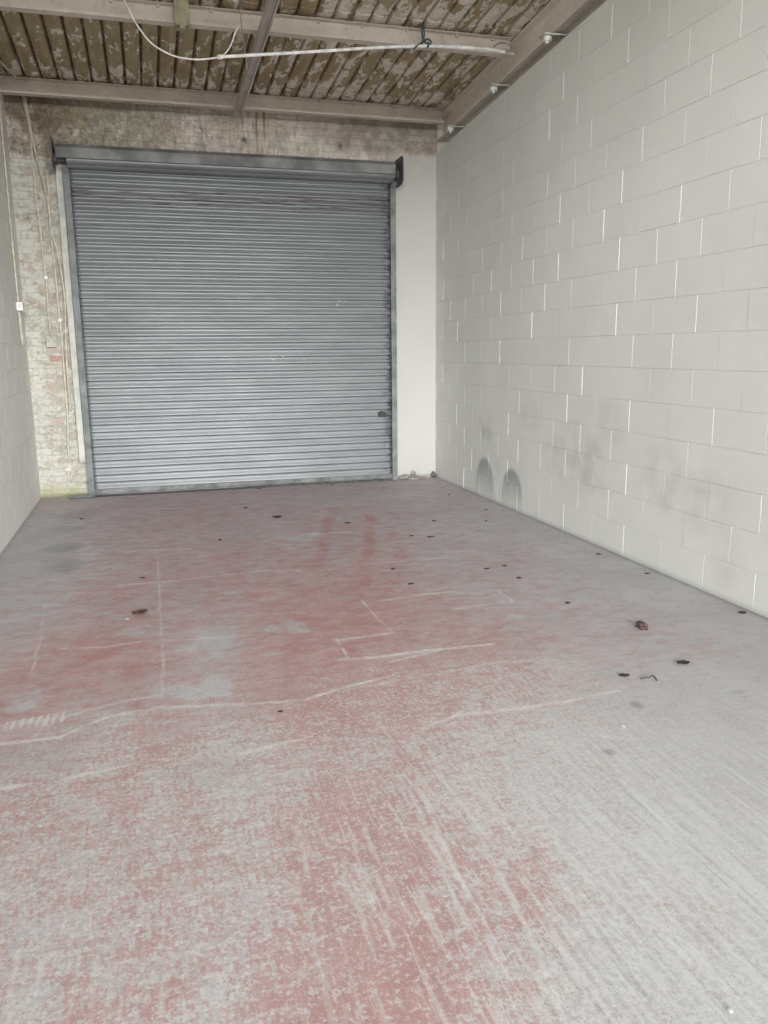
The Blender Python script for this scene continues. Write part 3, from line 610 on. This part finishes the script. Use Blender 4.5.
tag(link('cable', bm, m_wire, smooth=True), 'small grey cable loop lying on the purlin by the girder', 'cable')

# ------------------------------------------------------------------ wiring on the back wall, left of the shutter
yw = YB-.018
def wallcable(name, pts, r, label, cat='cable', mat=m_cream, clips=(), dy=0.):
    P = [(x, yw-dy, z) for x, z in pts]
    P = [P[0]]+P[1:]
    bm = bmesh.new(); tube(bm, P, r, 8)
    o = link(name, bm, mat, smooth=True); tag(o, label, cat)
    for cx, cz in clips:
        bm = bmesh.new(); box(bm, cx-.018, cx+.018, YB-.032, YB, cz-.016, cz+.016, .004)
        c = link('clip', bm, m_white); c.location = c.location-o.location; c.parent = o
    return o
wallcable('conduit', CA, .0105, 'cream wall cable running down to the small junction box left of the shutter', 'cable', clips=[(-.923, 2.25)])
wallcable('conduit', CB, .0105, 'cream wall cable nearest the timber batten, stopping a metre above floor', 'cable', clips=[(-.779, 1.72), (-.793, .90)], dy=.022)
wallcable('conduit', CC, .0105, 'cream wall cable dropping to the lowest white box beside the batten', 'cable', clips=[(-.825, 1.83)])
def wallbox(x0, x1, z0, z1, label, mat, d=.045):
    e = empty('junction_box', ((x0+x1)/2, YB, z0), label, 'junction box')
    bm = bmesh.new(); box(bm, x0, x1, YB-d, YB, z0, z1, .005); link('body', bm, mat, e)
    bm = bmesh.new(); box(bm, x0-.004, x1+.004, YB-d-.008, YB-d+.001, z0-.004, z1+.004, .003); link('lid', bm, mat, e)
    for sx in (x0+.014, x1-.014):
        bm = bmesh.new(); cyl(bm, (sx, YB-d-.009, (z0+z1)/2), (0, 1, 0), .004, .004, 8); link('screw', bm, m_dark, e)
wallbox(-.965, -.885, 1.565, 1.665, 'grey square junction box on the peeling brick at mid height', plain('aged_box', (.50, .49, .42), .6))
wallbox(-.90, -.84, .285, .36, 'small cream socket box low on the brickwork by the batten', plain('cream_box', (.62, .60, .52), .6), .035)
bm = bmesh.new(); tube(bm, [(-.85, yw, .285), (-.846, yw, .24), (-.841, yw, .16)], .006, 6)
tag(link('cable', bm, m_cream, smooth=True), 'cable stub hanging under the lowest cream box', 'cable')

# on the left block wall
xl = XL+.014
bm = bmesh.new(); tube(bm, [(xl, y, z) for y, z in ((8.74, 4.02), (8.72, 3.71), (8.71, 3.4), (8.705, 2.95), (8.70, 2.49), (8.71, 2.12), (8.71, 1.985))], .009, 8)
tag(link('cable', bm, m_cream, smooth=True), 'cream cable down the left block wall to a white box', 'cable')
e = empty('junction_box', (XL, 8.72, 1.9), 'white box on the left block wall near the corner', 'junction box')
bm = bmesh.new(); box(bm, XL, XL+.05, 8.66, 8.80, 1.905, 1.985, .006); link('body', bm, m_white, e)
bm = bmesh.new(); box(bm, XL+.05, XL+.058, 8.655, 8.805, 1.90, 1.99, .003); link('lid', bm, m_white, e)
for dy, zz, lb in ((-.03, 1.56, 'nearer of two short cables below the white wall box'), (.05, 1.60, 'farther of two short cables below the white wall box, nearer the corner')):
    bm = bmesh.new(); tube(bm, [(xl, 8.72+dy, 1.905), (xl, 8.725+dy, 1.8), (xl, 8.73+dy, 1.7), (xl, 8.74+dy+(.02 if dy < 0 else 0), zz)], .009, 8)
    tag(link('cable', bm, m_cream, smooth=True), lb, 'cable')
# two loose cables up through the roof gap
bm = bmesh.new(); tube(bm, [(-1.06, 9.10, 4.03), (-1.0, 9.1, 3.99), (-.992, YB-.02, 3.95)], .0105, 8)
tube(bm, [(-1.0, 9.0, 4.05), (-.975, 9.08, 4.0), (-.969, YB-.02, 3.95)], .0105, 8)
bm.free()
bm = bmesh.new(); tube(bm, [(XL+.10, 8.42, 4.06), (XL+.085, 8.1, 4.03), (XL+.075, 7.7, 4.06), (XL+.07, 7.2, 4.10)], .008, 8)
bm.free()
bm = bmesh.new(); tube(bm, [(-.99, 8.80, 4.01), (-1.03, 8.45, 3.985), (-1.09, 7.9, 3.97), (-1.12, 7.4, 3.985)], .009, 8)
tag(link('cable', bm, m_cream, smooth=True), 'slack cable crossing the roof bay at the upper left corner', 'cable')

# ------------------------------------------------------------------ roller shutter
m_galv = plain('galvanised_guide', (.20, .213, .213), .65, .05, .2, 8)
m_hood = plain('dull_galvanised_hood', (.225, .225, .22), .65, .1, .25, 4)
sh = empty('roller_shutter', ((GA+GB)/2, YB-.06, 0), 'closed grey galvanised steel roller shutter filling the back wall opening', 'roller shutter')
YC = YB-.045                      # plane of the curtain
bm = bmesh.new()
sp = .0762; prof = []; z = .062
while z < 3.27:
    # one interlocking slat: bulging face, then the tight curl of the hinge
    for f, d in ((0., -.004), (.03, .006), (.08, .0125), (.14, .0158), (.20, .0165), (.30, .0150), (.45, .0108), (.60, .0066), (.74, .0034), (.84, .0020), (.89, .0032), (.93, .0034), (.97, .0005)):
        prof.append((z+f*sp, d))
    z += sp
ztop = z
# wraps forward on to the barrel
RC = (9.03, 3.375); RR = .088
nx = 60
rows = []
for zz, d in prof:
    bow = .0
    rows.append([bm.verts.new((GA-.02+(GB-GA+.04)*i/nx, YC-d-.004*math.sin(3.1*i/nx*math.pi+zz*2.)*.4, zz)) for i in range(nx+1)])
for a, b in zip(rows[:-1], rows[1:]):
    for i in range(nx): bm.faces.new((a[i], a[i+1], b[i+1], b[i]))
cu = link('curtain', bm, mat_curtain(), sh, smooth=True)
md = cu.modifiers.new('thickness', 'SOLIDIFY'); md.thickness = .0015; md.offset = -1
# rolled slats on the barrel, each one flat-ish so the roll is faceted
bm = bmesh.new(); ns = 44; ring = []
for k in range(ns*4):
    a = 2*math.pi*k/(ns*4); f = (k/4.) % 1.
    fa = (a/(2*math.pi)*8) % 1.
    r = RR+.009*math.sin(fa*math.pi)-(.010 if fa < .1 else 0)
    ring.append((RC[0]+r*math.cos(a), RC[1]+r*math.sin(a)))
A = [bm.verts.new((GA-.01, y, zz)) for y, zz in ring]; B = [bm.verts.new((GB+.02, y, zz)) for y, zz in ring]
for k in range(len(ring)): bm.faces.new((A[k], A[(k+1) % len(ring)], B[(k+1) % len(ring)], B[k]))
bm.faces.new(A); bm.faces.new(B[::-1])
link('rolled_curtain', bm, bpy.data.materials['galvanised_shutter_slats'], sh)
for ax, al in ((GB+.055, .10), (GA-.06, .13)):
    bm = bmesh.new(); cyl(bm, (ax, RC[0], RC[1]), (1, 0, 0), .035, al, 20); link('axle', bm, m_dark, sh)
# fascia over the roll
bm = bmesh.new()
sweep(bm, [(0, 8.915, 3.370), (0, 8.909, 3.370), (0, 8.909, 3.452), (0, 8.95, 3.492), (0, YB, 3.50), (0, YB, 3.494), (0, 8.952, 3.486), (0, 8.915, 3.449)], (GA-.10, 0, 0), (GB+.02, 0, 0))
link('hood', bm, m_hood, sh)
bm = bmesh.new(); sweep(bm, [(0, 8.906, 3.358), (0, 8.925, 3.358), (0, 8.925, 3.370), (0, 8.906, 3.370)], (GA-.10, 0, 0), (GB+.02, 0, 0))
link('hood_lip', bm, m_hood, sh)
for s, x in ((-1, GA-.13), (1, GB+.082)):
    bm = bmesh.new()
    pr = [(0, YB, 3.25), (0, 8.90, 3.25), (0, 8.83, 3.29), (0, 8.83, 3.50), (0, 8.87, 3.54), (0, YB, 3.54)]
    sweep(bm, pr, (x-.004, 0, 0), (x+.004, 0, 0))
    ep = link('end_plate', bm, m_dark, sh)
    bm = bmesh.new(); cyl(bm, (x-.01*s, RC[0], RC[1]), (1, 0, 0), .055, .03, 20); cyl(bm, (x-.03*s, RC[0], RC[1]), (1, 0, 0), .033, .03, 8)
    link('bearing', bm, m_dark, ep).matrix_parent_inverse = Matrix.Identity(4)
for s, x in ((-1, GA), (1, GB)):
    bm = bmesh.new(); a, b = sorted((x, x+s*.062))
    # U channel open towards the curtain
    box(bm, a, b, YB-.088, YB-.080, 0.0, 3.24, .001)
    bx0, bx1 = sorted((x+s*.056, x+s*.062))
    box(bm, bx0, bx1, YB-.084, YB, 0.0, 3.24)
    # flared mouth
    vs = [bm.verts.new(v) for v in ((x, YB-.084, 3.24), (x+s*.062, YB-.084, 3.24), (x+s*.062, YB-.13, 3.30), (x+s*.0, YB-.13, 3.30))]
    bm.faces.new(vs)
    link('guide_rail', bm, m_galv, sh)
bm = bmesh.new()
sweep(bm, [(0, YC-.016, .022), (0, YC-.05, .022), (0, YC-.05, .028), (0, YC-.022, .028), (0, YC-.022, .07), (0, YC-.016, .07)], (GA+.003, 0, 0), (GB-.003, 0, 0))
link('bottom_rail', bm, plain('bright_galvanised', (.20, .205, .205), .75, .0, .25, 6), sh)
bm = bmesh.new()
box(bm, 2.53, 2.612, YC-.05, YC-.012, .745, .80, .003); box(bm, 2.60, 2.66, YC-.028, YC-.014, .765, .778, .002); cyl(bm, (2.565, YC-.04, .80), (0, 1, 0), .016, .012, 12)
link('lock', bm, plain('black_lock', (.035, .035, .035), .6), sh)

# timber batten on the left jamb
bm = bmesh.new(); box(bm, -.746, -.684, YB-.055, YB, .365, 3.27, .004)
tag(link('timber_batten', bm, plain('off_white_timber', (.54, .535, .48), .7, 0., .12, 9)), 'off-white timber batten fixed beside the left shutter guide', 'batten')

# steel strip at the foot of the shutter and the ramped rubble at its right end
bm = bmesh.new()
vs = [(-.66, YB-.11, 0), (GB+.30, YB-.11, 0), (GB+.30, YB-.01, 0), (-.66, YB-.01, 0)]
for (xa, ha), (xb, hb) in (((-.62, .003), (.9, .004)), ((.9, .004), (1.3, .018)), ((1.3, .018), (GB-.005, .018))):
    v = [bm.verts.new(c) for c in ((xa, YB-.14, 0), (xb, YB-.14, 0), (xb, YB-.125, hb), (xa, YB-.125, ha), (xa, YB-.01, 0), (xb, YB-.01, 0), (xb, YB-.01, hb), (xa, YB-.01, ha))]
    for q in ((0,1,2,3), (4,7,6,5), (3,2,6,7), (0,4,5,1), (0,3,7,4), (1,5,6,2)): bm.faces.new([v[i] for i in q])
tag(link('threshold_strip', bm, plain('dark_gritty_strip', (.11, .105, .10), .9, 0., .3, 30)), 'dark gritty threshold strip along the foot of the shutter', 'threshold')
bm = bmesh.new(); box(bm, -.87, -.62, YB-.165, YB-.155, 0., .035, .002); box(bm, -.87, -.62, YB-.165, YB-.10, 0., .006)
tag(link('metal_offcut', bm, m_dark), 'grey steel angle offcut on the floor under the batten', 'offcut')

def lump(bm, c, r, sq=.6, seed=0):
    rnd = random.Random(seed); b2 = bmesh.new()
    bmesh.ops.create_icosphere(b2, subdivisions=2, radius=1)
    ph = [rnd.uniform(0, 6.28) for _ in range(6)]
    mp = {}
    for v in b2.verts:
        k = 1+.22*math.sin(v.co.x*3+ph[0])+.18*math.sin(v.co.y*4+ph[1])+.15*math.sin(v.co.z*5+ph[2])+rnd.uniform(-.08, .08)
        mp[v] = bm.verts.new((c[0]+v.co.x*r[0]*k, c[1]+v.co.y*r[1]*k, max(c[2]+v.co.z*r[2]*k, .0005)))
    for f in b2.faces: bm.faces.new([mp[v] for v in f.verts])
    b2.free()
m_conc = plain('grey_mortar', (.36, .34, .32), .9, 0., .3, 20, .5)
bm = bmesh.new(); lump(bm, (2.93, YB-.085, .0), (.14, .07, .035), seed=1); lump(bm, (2.84, YB-.06, .01), (.06, .04, .05), seed=2); lump(bm, (2.96, YB-.05, .015), (.05, .025, .055), seed=4)
tag(link('mortar_heap', bm, m_conc), 'low heap of broken mortar against the pier right of the shutter', 'rubble')
bm = bmesh.new(); lump(bm, (XR-.035, YB-.04, .02), (.028, .03, .055), seed=9)
tag(link('stone', bm, m_dark), 'dark stone chip standing in the far right corner', 'stone')
bm = bmesh.new(); lump(bm, (XR-.10, YB-.03, .0), (.07, .022, .022), seed=12)
tag(link('stone', bm, m_conc), 'grey mortar crumb at the foot of the pier by the corner', 'stone')

# ------------------------------------------------------------------ litter on the floor
m_leaf = plain('dead_leaf', (.045, .042, .038), .8, 0., .4, 60); m_brown = plain('brown_leaf', (.10, .065, .045), .8, 0., .4, 60)
m_chipr = plain('red_brick_chip', (.12, .07, .065), .9, 0., .5, 80)
def leaf(x, y, w, d, seed, curl=.4, ang=None):
    rnd = random.Random(seed); bm = bmesh.new(); a0 = rnd.uniform(-.3, .3) if ang is None else ang; n = 9
    L = []; R = []
    for i in range(n):
        t = i/(n-1); u = (t-.5)*w; hw = d/2*math.sin(math.pi*min(max(t, .04), .96))**.7*rnd.uniform(.75, 1.15)
        zz = .002+curl*d*(.15+.85*abs(t-.5)**1.3)
        for lst, s in ((L, 1), (R, -1)):
            v = s*hw
            lst.append((x+u*math.cos(a0)-v*math.sin(a0), y+u*math.sin(a0)+v*math.cos(a0), zz+curl*hw*.5))
    M = [(x+(i/(n-1)-.5)*w*math.cos(a0), y+(i/(n-1)-.5)*w*math.sin(a0), .002+curl*d*.5*abs(i/(n-1)-.5)**1.3) for i in range(n)]
    top = [[bm.verts.new(p) for p in r] for r in (L, M, R)]
    bot = [[bm.verts.new((p[0], p[1], max(p[2]-.002, .0003))) for p in r] for r in (L, M, R)]
    for i in range(n-1):
        for k in (0, 1):
            bm.faces.new((top[k][i], top[k][i+1], top[k+1][i+1], top[k+1][i])); bm.faces.new((bot[k][i], bot[k+1][i], bot[k+1][i+1], bot[k][i+1]))
        bm.faces.new((top[0][i], bot[0][i], bot[0][i+1], top[0][i+1])); bm.faces.new((top[2][i], top[2][i+1], bot[2][i+1], bot[2][i]))
    for i in (0, n-1):
        for k in (0, 1): bm.faces.new((top[k][i], top[k+1][i], bot[k+1][i], bot[k][i]))
    return bm
tag(link('dead_leaf', leaf(2.392, 3.162, .062, .05, 1), m_leaf), 'largest dark curled leaf on the grey floor at right', 'leaf')
tag(link('dead_leaf', leaf(-.13, 4.765, .09, .07, 2, .5, .4), m_brown), 'brown curled leaf on the red floor at left', 'leaf')
tag(link('dead_leaf', leaf(2.041, 3.118, .05, .04, 3, .25, -.3), m_leaf), 'small flat dark leaf left of the largest leaf', 'leaf')
tag(link('dead_leaf', leaf(1.065, 7.333, .09, .11, 4, .03), m_leaf), 'wide dark flat leaf on the floor before the shutter middle', 'leaf')
bm = bmesh.new(); lump(bm, (2.495, 3.673, .012), (.03, .035, .02), seed=21)
tag(link('brick_chip', bm, m_chipr), 'dark red brick chip on the grey floor at right', 'chip')
bm = bmesh.new(); tube(bm, [(2.09, 3.06, .004), (2.13, 3.05, .01), (2.155, 3.06, .012), (2.15, 3.02, .004)], .003, 6)
tag(link('twig', bm, m_leaf), 'thin dark bent twig just left of the largest leaf', 'twig')
for i, (x, y, w, d, lb) in enumerate([
    (.843, 7.87, .055, .09, 'dark crumb nearest the shutter middle, behind the wide leaf'),
    (-.664, 7.826, .055, .09, 'dark crumb on grey floor below the steel offcut'),
    (1.624, 6.863, .06, .08, 'dark crumb at the head of the left wheel track'),
    (1.111, 8.96, .08, .05, 'dark crumb lying right against the shutter foot at middle'),
    (1.943, 8.95, .06, .05, 'dark crumb against the shutter foot toward its right side'),
    (.481, 6.552, .045, .07, 'lone dark crumb on the red floor left of the wide leaf'),
    (-.122, 5.568, .04, .05, 'dark crumb beyond the brown curled leaf'),
    (1.566, 4.868, .06, .05, 'dark flake right of the right wheel track'),
    (2.138, 6.11, .08, .06, 'long dark flake right of the wheel tracks, midway to the wall'),
    (1.995, 6.197, .045, .05, 'short dark flake just left of the long one'),
    (2.373, 6.699, .045, .07, 'dark crumb beyond the long flake, toward the shutter'),
    (2.293, 4.78, .055, .05, 'dark chip on grey floor halfway along the right side'),
    (2.326, 5.093, .05, .05, 'tiny dark chip behind the halfway chip at right'),
    (2.181, 5.056, .05, .03, 'thin dark sliver beside the tiny chip at right'),
    (3.008, 7.019, .035, .05, 'dark speck by the right wall near the soot arches'),
    (2.809, 6.551, .035, .05, 'dark speck on the floor in front of the soot arches'),
    (2.963, 7.897, .035, .06, 'dark speck by the right wall nearest the far corner'),
    (3.12, 5.181, .055, .05, 'dark crumb at the foot of the right wall, halfway along'),
    (3.16, 4.611, .05, .04, 'dark crumb at the foot of the right wall, nearer the viewer'),
    (3.19, 3.723, .08, .05, 'dark grit nearest the viewer at the right wall foot'),
    (1.561, 5.26, .05, .05, 'dark flake right of the tracks beyond the first flake'),
    (2.336, 4.193, .045, .045, 'dark chip nearer than the halfway chip at right'),
    (.449, 3.211, .022, .035, 'small dark chip on the pale ridge in the middle foreground')]):
    bm = bmesh.new(); lump(bm, (x, y, .002), (w*.40, d*.30, .004), seed=40+i)
    tag(link('stone_chip', bm, m_leaf if i % 4 else m_chipr), lb, 'chip', 'dark crumbs and flakes on the floor')
m_bit = plain('white_bit', (.5, .5, .48), .8)
for x, y, lb in (FLP[0]+('white paper bit near the shutter foot at left',), FLP[1]+('white scrap on the grey foreground, near the grey patches',), FLP[2]+('white chip at the bottom right of the photo',), FLP[3]+('white pebble on the red floor left of the brown leaf',)):
    bm = bmesh.new(); lump(bm, (x, y, .002), (.0017*y+.003, .003*y+.003, .003), seed=int(x*100) % 50)
    tag(link('paper_scrap', bm, m_bit), lb, 'scrap')

# ------------------------------------------------------------------ light: overcast sky through the open front
w = bpy.data.worlds.new('hazy_sky'); S.world = w; w.use_nodes = True
nt = w.node_tree; bg = nt.nodes['Background']
def wm(op, a, b=None):
    n = nt.nodes.new('ShaderNodeMath'); n.operation = op
    for sk, v in zip(n.inputs, (a, b)):
        if isinstance(v, bpy.types.NodeSocket): nt.links.new(v, sk)
        elif v is not None: sk.default_value = v
    return n.outputs[0]
def wr(v, a, b, lo, hi):
    n = nt.nodes.new('ShaderNodeMapRange'); n.interpolation_type = 'SMOOTHSTEP'; nt.links.new(v, n.inputs[0])
    for q, val in zip(n.inputs[1:5], (a, b, lo, hi)): q.default_value = val
    return n.outputs[0]
tc = nt.nodes.new('ShaderNodeTexCoord'); sx = nt.nodes.new('ShaderNodeSeparateXYZ'); nt.links.new(tc.outputs['Generated'], sx.inputs[0])
wx, wy, wz = sx.outputs
el_up = wr(wz, -.04, .025, 0., 1.); el_dn = wr(wz, GLOW_TOP, GLOW_TOP+.12, 1., 0.)
az = wr(wy, -.68, -.95, 0., 1.)                       # the bright haze stands low, opposite the shutter
glow = wm('MULTIPLY', wm('MULTIPLY', el_up, el_dn), az)
base = wr(wz, -.02, .08, GROUND, SKY)
tot = wm('ADD', base, wm('MULTIPLY', glow, GLOW))
mixc = nt.nodes.new('ShaderNodeCombineXYZ')
for q, kf in zip(mixc.inputs, (.985, 1.0, 1.0)): nt.links.new(wm('MULTIPLY', tot, kf), q)
nt.links.new(mixc.outputs[0], bg.inputs[0]); bg.inputs[1].default_value = 1.
pl = bpy.data.lights.new('doorway_portal', 'AREA'); pl.shape = 'RECTANGLE'; pl.size = XR-XL; pl.size_y = 4.4; pl.cycles.is_portal = True
po = bpy.data.objects.new('doorway_portal', pl); COL.objects.link(po)
po.location = ((XL+XR)/2, YF-.25, 2.2); po.rotation_euler = (math.radians(90), 0, 0)     # faces into the room

# ------------------------------------------------------------------ camera
cam = bpy.data.cameras.new('camera'); co = bpy.data.objects.new('camera', cam); COL.objects.link(co); S.camera = co
cam.sensor_fit = 'HORIZONTAL'; cam.sensor_width = 36.; cam.lens = 813.25/768*36; cam.clip_start = .05
yaw, pitch, roll = .2777, .1963, -.0103
f = Vector((math.sin(yaw)*math.cos(pitch), math.cos(yaw)*math.cos(pitch), -math.sin(pitch)))
r = Vector((math.cos(yaw), -math.sin(yaw), 0)); u = r.cross(f)
r2 = math.cos(roll)*r+math.sin(roll)*u; u2 = -math.sin(roll)*r+math.cos(roll)*u
M = Matrix((r2, u2, -f)).transposed().to_4x4(); M.translation = (0, 0, 1.4967)
co.matrix_world = M
S.view_settings.view_transform = 'Standard'; S.view_settings.look = 'None'; S.view_settings.gamma = 1.; S.view_settings.use_curve_mapping = False
S.view_settings.exposure = EXPOSURE
S.cycles.use_denoising = True; S.cycles.max_bounces = 12; S.cycles.diffuse_bounces = 8
